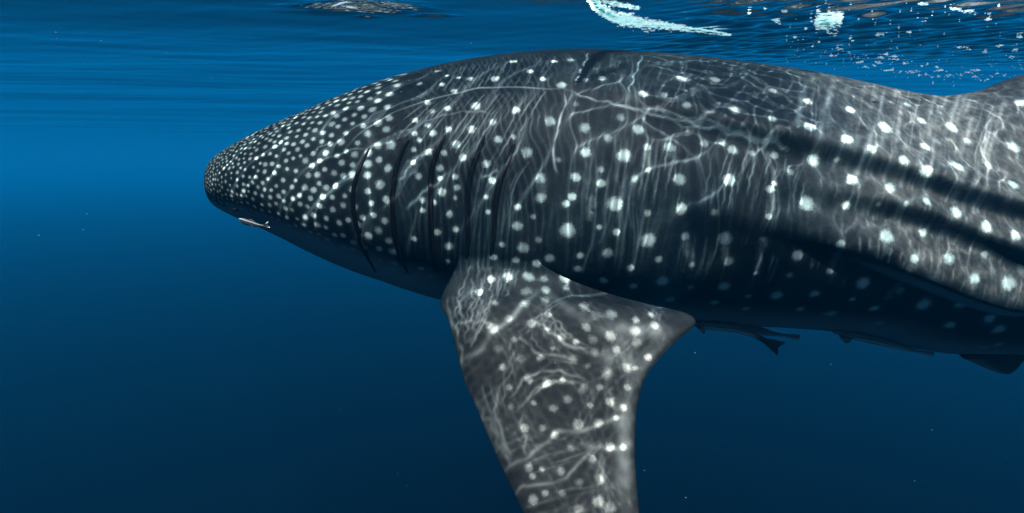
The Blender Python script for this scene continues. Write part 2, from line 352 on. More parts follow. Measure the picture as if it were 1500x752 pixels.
# ------------------------------------------------------------------ the shark's markings (x, y, radius in photograph pixels, strength)
SP = '''639,101,5 753,87,6 776,101,6 724,113,7 686,113,6 672,110,4 654,108,4 648,120,5 613,120,5 795,112,6 813,87,5 837,85,6,.4 826,122,7 883,112,7 857,113,5,.5 697,152,8 688,188,8
666,130,6 625,148,6 608,172,6 654,157,6 633,160,5,.5 624,181,5 607,192,5 633,192,6 657,186,6 613,204,5 665,209,7 625,220,6 650,222,6 604,217,5 676,229,7 644,243,6 611,257,6 665,257,6 603,235,5 712,237,7
757,158,7 718,177,6,.5 729,201,7 805,174,9 771,222,9 753,198,5,.5 857,184,9 858,221,9 794,259,9 845,257,8 893,201,8,.45 882,246,6,.5 819,233,5,.5
644,282,7 616,294,6 616,311,5 633,298,5 641,260,5 668,273,6 656,316,6 640,344,6 665,338,6 657,365,8 605,353,5 664,290,4,.5 616,397,5 631,410,5 654,386,5 609,410,4 718,264,6 709,288,5,.6 713,313,5 734,361,6
756,304,6 757,334,9 765,366,10 786,389,8 754,384,6 805,382,8 795,289,9 842,288,7 831,302,7 885,269,7 902,302,12 835,340,12 879,336,5 891,373,9 850,378,7 846,397,7 830,406,9 885,413,7 783,320,5,.5 790,354,6,.5 869,312,4,.4
721,380,5 773,402,7 886,415,7 943,134,8 976,137,7,.6 1000,112,8,.7 1050,114,8,.8 1077,159,9 1007,151,8,.8 1133,130,6,.6 1133,172,7,.7 1187,183,9 1184,146,7,.7 911,169,8,.5 937,187,9 894,201,8,.5 950,215,7,.6 916,226,12 982,212,9 1077,218,9
1033,208,7,.5 1060,206,7,.5 1103,222,6,.4 1137,225,7,.7 1194,234,9 996,260,10 1071,262,10 950,246,6,.5 883,267,7 1137,268,5,.4 1001,308,9 1048,313,6,.5 1131,275,7 1184,297,11 1129,317,6 1007,348,7 950,356,12 1064,353,11
905,343,7 952,315,6,.6 1014,390,6 965,384,7 1067,386,8 1121,354,5,.5 1169,378,9 1110,403,5 1158,406,6,.5 925,396,7 971,415,10 1061,423,10 1140,436,10 1197,434,7 1014,424,6,.5 1098,438,6,.6 928,422,7 981,443,8 1048,447,8 1092,456,7 1171,457,7
1246,158,7 1244,202,9 1300,185,10 1352,174,7 1396,183,9 1356,212,8 1403,239,10 1359,247,9 1325,232,9 1248,259,9 1496,148,8 1486,212,9 1487,268,8 1306,272,9 1242,304,7 1360,294,7 1403,309,9 1300,342,11 1356,340,6 1447,330,9 1491,344,8 1234,360,7 1343,380,7
1393,376,9 1445,374,6,.6 1218,400,6 1266,418,10 1194,434,8 1248,442,6 1431,410,8 1481,415,10 1354,450,10 1407,450,8 1320,428,7,.4 1280,456,8 1218,463,9 1451,470,10 1465,486,9 1393,479,9 1288,478,8 1244,264,5,.5 1441,513,7 1463,509,7 1330,300,5,.4
845,150,6,.3 930,260,7,.3 1160,250,6,.4 1280,215,7,.5 1420,205,6,.4 1330,150,6,.5 1450,240,7,.5 1375,205,6,.3 1230,235,5,.3 1290,300,5,.3'''
FS_ = '''723,380,6 721,406,7 743,403,8 703,427,8 727,443,8 775,403,9 799,407,8 802,423,8 770,425,9 799,437,8 766,444,9 746,464,8 718,480,9 827,420,7 853,447,9 897,457,9 870,461,8,.6 931,466,8 953,458,7 957,475,8 930,483,9 859,478,9 893,489,9
936,504,8 871,513,9 905,510,8 870,497,8 824,490,7 847,500,6 805,458,7,.6 782,475,8 802,481,6,.5 753,495,7 812,510,6 792,521,8 838,524,7 761,524,7 726,509,7,.6 736,536,7 775,553,7 825,555,6 893,546,9 919,536,7 951,523,7 934,539,6,.6
802,559,8 865,535,6,.5 748,565,7 803,561,7 856,567,8 880,566,6 891,547,8 918,565,7,.7 834,584,7 809,596,7 781,588,6 864,592,7 892,587,8 751,594,8 768,626,7 794,625,6 813,636,8 849,620,8 877,618,9 902,610,7 913,595,7 840,656,7,.6 871,671,8 895,653,7
823,687,8 774,681,7 796,685,5 851,705,7,.7 799,719,7 826,720,6 849,744,8 880,701,8 777,696,6 778,732,8 878,734,9 897,743,8 913,653,6'''
def parse(t): return [tuple(float(v) for v in q.split(',')) for q in t.split()]
from mathutils import kdtree
def build_kd(idx):
    kd = kdtree.KDTree(len(idx))
    for n, i in enumerate(idx): kd.insert((PXV[i, 0], PXV[i, 1], 0), i)
    kd.balance(); return kd
front = np.einsum('ij,ij->i', NV, V - np.array([0, 0, CAM_Z])) < 0
VD = np.linalg.norm(V - np.array([0, 0, CAM_Z]), axis=1)
inview = (PXV[:, 0] > 250) & (PXV[:, 0] < 1620) & (PXV[:, 1] > 20) & (PXV[:, 1] < 980) & front
kd_body = build_kd(np.nonzero(inview & ((FIN == 0) | ((FIN == 1) & (FUV[:, 0] < .16))) & (V[:, 1] < 2.75))[0])
kd_fin = build_kd(np.nonzero(inview & (FIN == 1))[0])
def hit(kd, x, y):
    near = kd.find_range((x, y, 0), 4.0) or [kd.find((x, y, 0))]
    return min((n[1] for n in near), key=lambda i: VD[i])
rq_ = np.random.default_rng(9); spots = []                                                   # (centre, radius in metres, strength)
for t, kd in ((SP, kd_body), (FS_, kd_fin)):
    for q in parse(t):
        i = hit(kd, q[0], q[1]); fz = kd is kd_fin; spots.append((V[i], q[2] / FPX * VD[i] * (rq_.uniform(.85, 1.25) if fz else rq_.uniform(.95, 1.08)), (q[3] if len(q) > 3 else 1.0) * (rq_.uniform(.45, 1) if fz else rq_.uniform(.85, 1))))
# the head is sown with small dots, finest at the snout
rs = np.random.default_rng(4)
sp_of = lambda x: np.interp(x, [305, 330, 360, 400, 450, 500, 560, 620], [.0095, .0125, .016, .0196, .0244, .0295, .036, .044])
cand = np.nonzero((FIN == 0) & (V[:, 1] < 2.68) & (V[:, 0] < np.interp(0, [0, 1], [-.36, 0])) & (NV[:, 2] > -.72))[0]
hx = px_of_X(V[:, 0])
cand = cand[(hx[cand] < 606)]
for i in range(len(GILLS)): pass
wts = (XS[1] - XS[0]) + 0 * cand
chosen = np.array([s[0] for s in spots]); chosen_r = np.full(len(spots), .04)
cell = {}
def ck(p): return (int(p[0] // .07), int(p[1] // .07), int(p[2] // .07))
for p in chosen: cell.setdefault(ck(p), []).append(p)
dens = 1.0 / np.maximum(sp_of(hx[cand]), .01) ** 2
area = np.interp(V[cand, 0], [tipX, tipX + .12, tipX + .3], [.05, .5, 1.0])
pr = dens * area; pr /= pr.sum()
for i in rs.choice(cand, 34000, p=pr):
    p = V[i]; d = sp_of(hx[i]) * rs.uniform(.85, 1.1); k = ck(p)
    if any(np.dot(p - o, p - o) < d * d for a in (-1, 0, 1) for b in (-1, 0, 1) for c in (-1, 0, 1) for o in cell.get((k[0] + a, k[1] + b, k[2] + c), ())): continue
    cell.setdefault(k, []).append(p); spots.append((p, d * rs.uniform(.34, .45), rs.uniform(.65, 1.0)))
# and the part of the body behind the frame
cand = np.nonzero((FIN != 1) & (V[:, 0] > 2.0) & (V[:, 1] < axis_y(V[:, 0]) + .02))[0]
for i in rs.choice(cand, 1200):
    p = V[i]; k = ck(p); 
    if any(np.dot(p - o, p - o) < .12 ** 2 for a in (-2, -1, 0, 1, 2) for b in (-2, -1, 0, 1, 2) for c in (-2, -1, 0, 1, 2) for o in cell.get((k[0] + a, k[1] + b, k[2] + c), ())): continue
    cell.setdefault(k, []).append(p); spots.append((p, rs.uniform(.018, .028), 1.0))
print('spots', len(spots))
spot = np.full(len(V), -1.0); spk = np.zeros(len(V))
allv = kdtree.KDTree(len(V))
for i, p in enumerate(V): allv.insert(p, i)
allv.balance()
def dab(p, r, k):
    for co, i, d in allv.find_range(p, r * 2.0):
        v = 1 - d / r
        if v > spot[i]: spot[i] = v
        u = k * min(1, max(0, 2.0 - d / r) * 1.6)
        if u > spk[i]: spk[i] = u
for p, r, k in spots:
    dab(p, r, k)
    if p[1] < axis_y(p[0]) - .02: dab(tuple(mirror([p])[0]), r, k)
# thin pale bars that join some of the dots
bar = np.zeros(len(V))
for L in ([(1131, 275), (1134, 296), (1129, 317)], [(1008, 348), (1012, 372), (1014, 392)], [(1064, 353), (1067, 386)], [(1121, 354), (1114, 380), (1109, 403)], [(1234, 360), (1226, 382), (1218, 400)], [(982, 205), (984, 225)], 
          [(950, 215), (950, 246)], [(1343, 380), (1330, 408), (1300, 440)], [(1431, 400), (1430, 420)], [(1298, 345), (1302, 370)], [(869, 290), (866, 320)], [(794, 259), (796, 289)]):
    L = np.array(L, float); t = np.linspace(0, 1, 18)
    for a in t:
        i = hit(kd_body, np.interp(a, np.linspace(0, 1, len(L)), L[:, 0]), np.interp(a, np.linspace(0, 1, len(L)), L[:, 1]))
        for co, j, d in allv.find_range(V[i], .022): bar[j] = max(bar[j], 1 - d / .022)
hxn = np.clip((px_of_X(V[:, 0]) - 500) / 300, 0, 1)
belly = sst(-NV[:, 2], .42 + .28 * hxn, .70 + .24 * hxn) * (FUV[:, 0] < .12)
belly = np.maximum(belly, sst(-NV[:, 2], .1, .5) * (FIN > 0) * .6 * sst(FUV[:, 0], .1, .35))
set_attr(body_me, 'spot', spot); set_attr(body_me, 'spot_strength', spk); set_attr(body_me, 'bar', bar); set_attr(body_me, 'belly', belly)
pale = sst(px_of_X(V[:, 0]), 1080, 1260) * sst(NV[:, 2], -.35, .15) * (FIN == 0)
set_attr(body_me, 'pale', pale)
set_attr(body_me, 'fin', (FIN > 0) * sst(FUV[:, 0], .06, .30))

m = mat('shark_skin'); T = NT(m)
tc = T.n('TexCoord').outputs['Object']
fine = T.n('TexNoise', {'Vector': tc, 'Scale': 230.0, 'Detail': 3.0, 'Roughness': .6}).outputs[0]
mid = T.n('TexNoise', {'Vector': tc, 'Scale': 34.0, 'Detail': 4.0, 'Roughness': .62}).outputs[0]
big = T.n('TexNoise', {'Vector': tc, 'Scale': 5.0, 'Detail': 4.0, 'Roughness': .6}).outputs[0]
edge = T.math('ADD', T.math('MULTIPLY', T.math('SUBTRACT', fine, .5), .75), T.math('MULTIPLY', T.math('SUBTRACT', mid, .5), .75))
sv = T.math('ADD', T.attr('spot'), edge)
smask = T.math('MULTIPLY', T.sstep(sv, -.12, .72), T.attr('spot_strength'))
halo = T.math('MULTIPLY', T.sstep(T.attr('spot'), -1.0, .5), .035)
bmask = T.math('MULTIPLY', T.sstep(T.math('ADD', T.attr('bar'), edge), .1, 1.0), .16)
mask = T.math('MAXIMUM', T.math('MAXIMUM', smask, bmask), halo)
notb = T.math('SUBTRACT', 1.0, T.math('MULTIPLY', T.attr('belly'), .92))
mask = T.math('MULTIPLY', mask, notb, clamp=True)
dark = T.mix(T.sstep(big, .35, .68), (.0022, .0075, .0112, 1), (.0075, .0155, .0190, 1))
dark = T.mix(T.math('MULTIPLY', T.sstep(mid, .42, .75), .35), dark, (.022, .031, .033, 1))
dark = T.mix(T.math('MULTIPLY', T.attr('fin'), .7), dark, (.0155, .018, .0172, 1))
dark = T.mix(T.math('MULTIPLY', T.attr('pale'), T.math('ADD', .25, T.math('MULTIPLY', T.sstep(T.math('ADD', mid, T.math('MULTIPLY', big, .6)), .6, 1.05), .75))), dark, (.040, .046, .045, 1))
skinc = T.mix(T.attr('belly'), dark, (.20, .22, .23, 1))
spotc = T.mix(T.attr('fin'), (.27, .37, .36, 1), (.165, .18, .168, 1))
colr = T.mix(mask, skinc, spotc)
bmp = T.n('Bump', {'Height': T.math('ADD', T.math('MULTIPLY', mid, .6), T.math('MULTIPLY', fine, .4)), 'Strength': .35, 'Distance': .004})
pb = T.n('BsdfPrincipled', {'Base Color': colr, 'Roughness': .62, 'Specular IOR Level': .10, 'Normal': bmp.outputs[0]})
T.t.links.new(pb.outputs[0], T.out.inputs['Surface'])
shark = bpy.data.objects.new('whale_shark', None); col.objects.link(shark); shark.location = (float(tipX), AX_Y, float(zb.min()))
shark['label'] = 'huge white-spotted dark grey whale shark swimming left just under the surface'; shark['category'] = 'shark'
def child(name, me, mt, parent):
    o = bpy.data.objects.new(name, me); me.materials.append(mt); col.objects.link(o)
    loc = np.zeros(3)
    p = parent
    while p is not None: loc += np.array(p.location); p = p.parent
    o.parent = parent; o.matrix_parent_inverse.identity(); o.location = tuple(-loc); return o
body = child('body', body_me, m, shark)
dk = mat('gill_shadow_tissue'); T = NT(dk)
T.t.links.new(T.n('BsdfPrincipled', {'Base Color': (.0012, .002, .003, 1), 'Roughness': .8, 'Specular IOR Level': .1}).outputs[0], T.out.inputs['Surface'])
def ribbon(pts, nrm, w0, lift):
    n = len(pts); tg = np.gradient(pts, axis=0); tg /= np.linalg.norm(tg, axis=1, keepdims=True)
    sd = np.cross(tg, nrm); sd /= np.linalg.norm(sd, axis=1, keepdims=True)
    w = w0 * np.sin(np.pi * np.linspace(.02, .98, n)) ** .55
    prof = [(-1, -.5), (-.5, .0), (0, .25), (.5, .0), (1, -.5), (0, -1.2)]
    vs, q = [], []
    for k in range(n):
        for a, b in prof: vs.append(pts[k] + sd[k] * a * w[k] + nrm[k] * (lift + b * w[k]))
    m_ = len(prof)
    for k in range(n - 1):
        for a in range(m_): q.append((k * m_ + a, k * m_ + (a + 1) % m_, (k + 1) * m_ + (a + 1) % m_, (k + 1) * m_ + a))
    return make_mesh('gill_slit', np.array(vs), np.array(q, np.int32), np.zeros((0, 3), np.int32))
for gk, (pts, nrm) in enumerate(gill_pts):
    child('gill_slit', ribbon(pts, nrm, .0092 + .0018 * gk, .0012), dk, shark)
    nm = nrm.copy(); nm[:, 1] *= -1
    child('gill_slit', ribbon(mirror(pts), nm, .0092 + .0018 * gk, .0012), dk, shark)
def ball(name, c, r, seg=16):
    b = bmesh.new(); bmesh.ops.create_uvsphere(b, u_segments=seg, v_segments=seg // 2, radius=1.0)
    me = bpy.data.meshes.new(name); b.to_mesh(me); b.free()
    co = np.empty(len(me.vertices) * 3, np.float32); me.vertices.foreach_get('co', co)
    co = co.reshape(-1, 3) * np.array(r) + np.array(c); me.vertices.foreach_set('co', co.astype(np.float32).ravel())
    me.polygons.foreach_set('use_smooth', np.ones(len(me.polygons), bool)); me.update(); return me
em = mat('dark_eye'); T = NT(em)
T.t.links.new(T.n('BsdfPrincipled', {'Base Color': (.008, .01, .012, 1), 'Roughness': .15}).outputs[0], T.out.inputs['Surface'])
e_i = near_ij(346, 307); ep = P0[e_i] - N0[e_i] * .004
child('eye', ball('eye', ep, (.015, .011, .011)), em, shark); child('eye', ball('eye', mirror([ep])[0], (.015, .011, .011)), em, shark)
# ------------------------------------------------------------------ caustic light painted into the surface's transparency: a traced ripple field plus hand-drawn lines
def surf_of(P):
    P = np.asarray(P); t = -P[..., 2] / SUN_DIR[2]; return P[..., :2] + SUN_DIR[:2] * t[..., None]
def line_of(kd, line, n=70):
    L = np.array(line, float); s = np.concatenate([[0], np.cumsum(np.hypot(*np.diff(L, axis=0).T))]); t = np.linspace(0, s[-1], n)
    q = np.array([surf_of(V[hit(kd, a, b)]) for a, b in zip(pchip(s, L[:, 0], t), pchip(s, L[:, 1], t))])
    k = np.hanning(9)[1:-1]; k /= k.sum(); p = np.concatenate([np.repeat(q[:1], 3, 0), q, np.repeat(q[-1:], 3, 0)])
    return np.stack([np.convolve(p[:, c], k, 'valid') for c in range(2)], -1)
def blob(X, Y, pts, soft_):
    """soft mask over the box that holds the surface points above some pixels"""
    q = np.array(pts); (x0, y0), (x1, y1) = q.min(0), q.max(0)
    return sst(X, x0 - soft_, x0 + soft_) * (1 - sst(X, x1 - soft_, x1 + soft_)) * sst(Y, y0 - soft_, y0 + soft_) * (1 - sst(Y, y1 - soft_, y1 + soft_))
def sp(kd, *pp): return [surf_of(V[hit(kd, *p)]) for p in pp]
def waves(n, l0, l1, deg, spread, curv, seed):
    """focusing power per wave: curv is roughly the share of the rays' spacing that one wave length moves"""
    r = np.random.default_rng(seed); out = []
    for i in range(n):
        lam = math.exp(r.uniform(math.log(l0), math.log(l1))); a = R(deg + r.normal(0, spread)); k = 2 * math.pi / lam
        out.append((k * math.cos(a), k * math.sin(a), r.uniform(0, 6.283), curv / k ** 2 / math.sqrt(n) * r.uniform(.6, 1.4)))
    return out
def CAUSTIC(SX, SY):
    st = .0022
    x = np.arange(FX0, FX1, st); y = np.arange(FY0, FY1, st); X, Y = np.meshgrid(x, y)
    warp = field(X, Y, waves(6, .15, .5, 40, 60, 1, 30)); warp *= .02 / (np.abs(warp).max() + 1e-9)
    Xw, Yw = X + warp, Y - warp
    b = kd_body; f = kd_fin
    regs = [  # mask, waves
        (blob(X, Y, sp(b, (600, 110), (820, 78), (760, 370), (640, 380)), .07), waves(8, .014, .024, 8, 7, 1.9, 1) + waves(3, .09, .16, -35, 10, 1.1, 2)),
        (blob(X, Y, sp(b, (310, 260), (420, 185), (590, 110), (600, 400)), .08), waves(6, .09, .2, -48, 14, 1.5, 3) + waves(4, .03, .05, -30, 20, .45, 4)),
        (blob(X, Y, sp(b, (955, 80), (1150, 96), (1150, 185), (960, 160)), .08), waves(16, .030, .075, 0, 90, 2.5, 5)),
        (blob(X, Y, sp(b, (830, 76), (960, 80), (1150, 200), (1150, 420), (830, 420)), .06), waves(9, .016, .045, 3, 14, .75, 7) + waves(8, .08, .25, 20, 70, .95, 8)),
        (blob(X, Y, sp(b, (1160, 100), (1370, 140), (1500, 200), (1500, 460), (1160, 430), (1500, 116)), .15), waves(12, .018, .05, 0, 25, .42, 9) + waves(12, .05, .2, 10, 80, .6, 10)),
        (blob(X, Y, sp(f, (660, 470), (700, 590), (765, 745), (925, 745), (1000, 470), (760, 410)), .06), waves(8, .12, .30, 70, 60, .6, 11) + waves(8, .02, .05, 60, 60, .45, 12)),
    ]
    gain = np.ones_like(X); floor = np.full_like(X, .40)  # hand-set brightness and contrast of the painted light, region by region
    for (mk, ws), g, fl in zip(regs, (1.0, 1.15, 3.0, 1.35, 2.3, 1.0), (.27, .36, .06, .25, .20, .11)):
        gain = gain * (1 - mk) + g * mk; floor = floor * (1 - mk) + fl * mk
    phi = np.zeros_like(X)
    for mk, ws in regs: phi += mk * field(Xw, Yw, ws)
    gy_, gx_ = np.gradient(phi, st)
    H, W = X.shape; I = np.zeros(H * W)
    rr = np.random.default_rng(3)
    for k in range(5):
        px_ = (X - gx_ - FX0) / st + rr.uniform(-.5, .5, X.shape); py_ = (Y - gy_ - FY0) / st + rr.uniform(-.5, .5, X.shape)
        ix = np.clip(np.round(px_).astype(int), 0, W - 1); iy = np.clip(np.round(py_).astype(int), 0, H - 1)
        I += np.bincount((iy * W + ix).ravel(), minlength=H * W)
    I = (I / 5).reshape(H, W)
    I = (I + np.roll(I, 1, 0) + np.roll(I, -1, 0) + np.roll(I, 1, 1) + np.roll(I, -1, 1)) / 5
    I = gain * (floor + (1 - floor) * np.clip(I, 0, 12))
    # hand-drawn lines of light; negative strengths darken soft patches
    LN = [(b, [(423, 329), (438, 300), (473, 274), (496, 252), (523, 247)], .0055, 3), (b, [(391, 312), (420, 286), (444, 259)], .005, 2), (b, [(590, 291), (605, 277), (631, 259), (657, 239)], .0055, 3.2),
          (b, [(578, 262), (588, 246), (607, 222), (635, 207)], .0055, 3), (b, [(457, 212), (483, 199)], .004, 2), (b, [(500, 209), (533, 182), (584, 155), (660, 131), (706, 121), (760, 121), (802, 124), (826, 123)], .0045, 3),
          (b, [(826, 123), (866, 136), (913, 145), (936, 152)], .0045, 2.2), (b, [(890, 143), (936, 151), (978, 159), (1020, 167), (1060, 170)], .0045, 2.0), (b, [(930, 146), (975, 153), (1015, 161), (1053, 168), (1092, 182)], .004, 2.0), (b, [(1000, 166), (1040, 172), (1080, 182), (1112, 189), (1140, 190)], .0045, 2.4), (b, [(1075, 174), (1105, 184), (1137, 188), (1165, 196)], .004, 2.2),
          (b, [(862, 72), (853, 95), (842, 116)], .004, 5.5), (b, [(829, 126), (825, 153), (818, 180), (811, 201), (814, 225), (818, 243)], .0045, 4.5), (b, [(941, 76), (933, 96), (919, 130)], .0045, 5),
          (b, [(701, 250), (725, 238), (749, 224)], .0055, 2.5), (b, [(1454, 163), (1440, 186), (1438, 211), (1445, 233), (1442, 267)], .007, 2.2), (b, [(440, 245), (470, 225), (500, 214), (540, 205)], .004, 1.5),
          (b, [(340, 280), (352, 265), (375, 245)], .005, 1.8), (b, [(600, 180), (640, 163), (690, 155), (720, 158)], .004, 1.6), (b, [(1020, 312), (1110, 345), (1200, 385), (1280, 430)], .045, -.93), (b, [(1110, 400), (1180, 415), (1270, 430)], .04, -.9), (f, [(880, 460), (930, 470), (985, 472)], .05, 1.3), (f, [(872, 500), (935, 512)], .04, 1.1), (f, [(905, 560), (912, 620), (905, 700)], .035, 1.0), (f, [(680, 388), (760, 394), (840, 410), (900, 436)], .04, -.22),  # negative entries paint soft shade under the keel and at the fin root
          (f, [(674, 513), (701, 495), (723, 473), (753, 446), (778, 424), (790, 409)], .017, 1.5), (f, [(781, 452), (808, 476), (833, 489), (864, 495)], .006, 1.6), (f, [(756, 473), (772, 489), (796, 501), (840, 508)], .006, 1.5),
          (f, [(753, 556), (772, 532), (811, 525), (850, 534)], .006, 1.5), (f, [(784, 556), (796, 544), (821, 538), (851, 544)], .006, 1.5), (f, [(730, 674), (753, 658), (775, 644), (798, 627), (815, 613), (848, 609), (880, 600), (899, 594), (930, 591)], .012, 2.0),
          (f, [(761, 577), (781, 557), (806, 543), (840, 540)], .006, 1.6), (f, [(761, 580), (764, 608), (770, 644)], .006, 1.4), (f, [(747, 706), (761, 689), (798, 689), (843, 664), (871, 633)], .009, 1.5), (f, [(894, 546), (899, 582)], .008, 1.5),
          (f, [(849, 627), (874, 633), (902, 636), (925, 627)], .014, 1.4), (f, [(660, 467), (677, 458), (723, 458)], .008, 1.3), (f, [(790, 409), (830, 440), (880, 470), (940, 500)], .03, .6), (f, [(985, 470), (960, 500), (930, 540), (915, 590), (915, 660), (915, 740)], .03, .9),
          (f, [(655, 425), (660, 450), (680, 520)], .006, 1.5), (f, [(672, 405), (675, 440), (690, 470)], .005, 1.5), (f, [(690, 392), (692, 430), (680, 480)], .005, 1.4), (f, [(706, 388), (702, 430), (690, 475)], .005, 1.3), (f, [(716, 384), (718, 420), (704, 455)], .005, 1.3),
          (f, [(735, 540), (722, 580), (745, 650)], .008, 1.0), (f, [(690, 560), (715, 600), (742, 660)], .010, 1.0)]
    rq = np.random.default_rng(5); LN2 = []; ADD = np.zeros_like(I)
    for kd, L, sg, A in LN:
        q = line_of(kd, L); lo = q.min(0) - 4 * sg; hi = q.max(0) + 4 * sg
        i0, i1 = np.searchsorted(x, [lo[0], hi[0]]); j0, j1 = np.searchsorted(y, [lo[1], hi[1]])
        if i1 <= i0 or j1 <= j0: continue
        xx, yy = X[j0:j1, i0:i1], Y[j0:j1, i0:i1]; d2 = np.full(xx.shape, 1e9); am = np.ones(xx.shape)
        ph, fq = rq.uniform(0, 6, 2), rq.uniform(3, 9, 2); q = q + np.stack([np.sin(np.linspace(0, 1, len(q)) * fq[0] * 4 + ph[1]), np.cos(np.linspace(0, 1, len(q)) * fq[1] * 3 + ph[0])], -1) * .0035 * (A > 0)
        for c in range(len(q) - 1):
            p, e = q[c], q[c + 1] - q[c]; ee = (e @ e) + 1e-12; u = c / (len(q) - 2)
            t = np.clip(((xx - p[0]) * e[0] + (yy - p[1]) * e[1]) / ee, 0, 1)
            d_ = (xx - p[0] - t * e[0]) ** 2 + (yy - p[1] - t * e[1]) ** 2; bt = d_ < d2
            d2 = np.where(bt, d_, d2); am = np.where(bt, min(1, u * 6 + .1, (1 - u) * 6 + .1) * (.62 + .38 * math.sin(u * fq[0] * 2 + ph[0]) * math.sin(u * fq[1] * 3 + ph[1])), am)
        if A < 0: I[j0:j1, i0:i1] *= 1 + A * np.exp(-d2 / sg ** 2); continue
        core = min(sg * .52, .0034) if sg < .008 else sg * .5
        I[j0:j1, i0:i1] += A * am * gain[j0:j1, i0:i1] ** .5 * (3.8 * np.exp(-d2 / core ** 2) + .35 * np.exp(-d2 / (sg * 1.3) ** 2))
    # sheaves of fine drawn light lines, each swept from one edge line to the other
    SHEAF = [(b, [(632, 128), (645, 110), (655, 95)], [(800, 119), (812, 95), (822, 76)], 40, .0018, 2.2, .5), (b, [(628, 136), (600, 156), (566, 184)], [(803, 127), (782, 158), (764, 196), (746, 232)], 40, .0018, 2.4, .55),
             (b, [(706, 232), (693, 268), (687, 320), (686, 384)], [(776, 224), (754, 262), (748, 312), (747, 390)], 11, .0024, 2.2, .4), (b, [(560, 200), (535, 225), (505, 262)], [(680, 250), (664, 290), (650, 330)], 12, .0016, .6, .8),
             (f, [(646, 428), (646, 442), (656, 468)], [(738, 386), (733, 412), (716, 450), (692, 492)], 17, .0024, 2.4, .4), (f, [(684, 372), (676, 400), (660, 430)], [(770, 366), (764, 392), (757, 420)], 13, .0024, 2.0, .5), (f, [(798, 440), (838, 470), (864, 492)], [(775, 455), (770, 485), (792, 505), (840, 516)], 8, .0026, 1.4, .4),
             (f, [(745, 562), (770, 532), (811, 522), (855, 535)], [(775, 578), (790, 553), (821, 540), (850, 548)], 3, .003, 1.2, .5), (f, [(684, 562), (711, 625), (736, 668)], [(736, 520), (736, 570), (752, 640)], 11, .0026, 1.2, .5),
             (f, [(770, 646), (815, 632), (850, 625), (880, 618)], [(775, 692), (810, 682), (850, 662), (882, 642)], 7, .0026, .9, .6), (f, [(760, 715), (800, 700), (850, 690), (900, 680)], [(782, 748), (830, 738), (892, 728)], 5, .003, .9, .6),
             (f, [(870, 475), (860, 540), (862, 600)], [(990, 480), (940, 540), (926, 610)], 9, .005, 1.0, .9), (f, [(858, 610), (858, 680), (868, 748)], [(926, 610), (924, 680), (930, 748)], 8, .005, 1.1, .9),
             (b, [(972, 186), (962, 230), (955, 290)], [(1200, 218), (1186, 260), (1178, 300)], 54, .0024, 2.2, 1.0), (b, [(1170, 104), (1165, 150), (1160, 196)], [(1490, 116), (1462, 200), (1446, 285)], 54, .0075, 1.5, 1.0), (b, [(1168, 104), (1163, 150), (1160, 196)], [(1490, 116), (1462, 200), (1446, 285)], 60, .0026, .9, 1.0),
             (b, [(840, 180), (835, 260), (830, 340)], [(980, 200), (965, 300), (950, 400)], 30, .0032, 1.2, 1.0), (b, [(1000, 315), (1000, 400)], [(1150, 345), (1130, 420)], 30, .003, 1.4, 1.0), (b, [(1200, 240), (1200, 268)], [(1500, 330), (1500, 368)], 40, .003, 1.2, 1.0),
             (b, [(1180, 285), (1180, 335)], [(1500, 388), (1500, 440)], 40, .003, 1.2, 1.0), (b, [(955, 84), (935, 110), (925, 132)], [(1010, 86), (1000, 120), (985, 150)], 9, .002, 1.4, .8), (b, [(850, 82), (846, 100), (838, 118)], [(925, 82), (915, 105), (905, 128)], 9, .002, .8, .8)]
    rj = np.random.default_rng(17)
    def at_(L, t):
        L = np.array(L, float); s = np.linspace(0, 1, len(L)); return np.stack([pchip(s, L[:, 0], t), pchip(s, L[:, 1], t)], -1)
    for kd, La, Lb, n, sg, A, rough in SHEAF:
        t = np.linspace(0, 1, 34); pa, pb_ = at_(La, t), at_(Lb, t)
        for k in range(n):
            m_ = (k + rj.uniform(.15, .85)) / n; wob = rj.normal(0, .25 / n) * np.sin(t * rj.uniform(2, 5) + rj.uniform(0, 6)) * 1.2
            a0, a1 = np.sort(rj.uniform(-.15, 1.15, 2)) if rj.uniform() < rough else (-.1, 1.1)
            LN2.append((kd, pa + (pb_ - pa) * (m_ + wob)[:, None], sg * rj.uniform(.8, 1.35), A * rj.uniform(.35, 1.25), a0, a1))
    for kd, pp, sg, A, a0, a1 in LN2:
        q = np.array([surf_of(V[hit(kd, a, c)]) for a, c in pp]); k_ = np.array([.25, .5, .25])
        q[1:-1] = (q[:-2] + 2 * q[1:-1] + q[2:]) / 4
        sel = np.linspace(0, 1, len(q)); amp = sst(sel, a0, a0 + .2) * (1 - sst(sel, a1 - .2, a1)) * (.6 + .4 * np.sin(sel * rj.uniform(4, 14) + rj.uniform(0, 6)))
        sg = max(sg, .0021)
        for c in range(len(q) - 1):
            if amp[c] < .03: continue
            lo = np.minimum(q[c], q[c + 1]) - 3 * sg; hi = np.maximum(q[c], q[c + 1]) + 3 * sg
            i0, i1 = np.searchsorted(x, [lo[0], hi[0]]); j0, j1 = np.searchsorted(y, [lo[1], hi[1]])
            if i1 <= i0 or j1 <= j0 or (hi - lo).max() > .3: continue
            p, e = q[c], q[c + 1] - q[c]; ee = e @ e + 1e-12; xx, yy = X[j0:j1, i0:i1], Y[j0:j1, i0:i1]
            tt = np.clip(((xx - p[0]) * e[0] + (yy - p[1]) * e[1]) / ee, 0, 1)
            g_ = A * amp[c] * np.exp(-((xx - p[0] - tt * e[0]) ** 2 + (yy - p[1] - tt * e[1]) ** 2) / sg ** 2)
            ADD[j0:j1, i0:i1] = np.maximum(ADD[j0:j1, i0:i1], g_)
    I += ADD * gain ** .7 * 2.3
    out = np.ones_like(SX)
    fx = (SX - FX0) / st; fy = (SY - FY0) / st
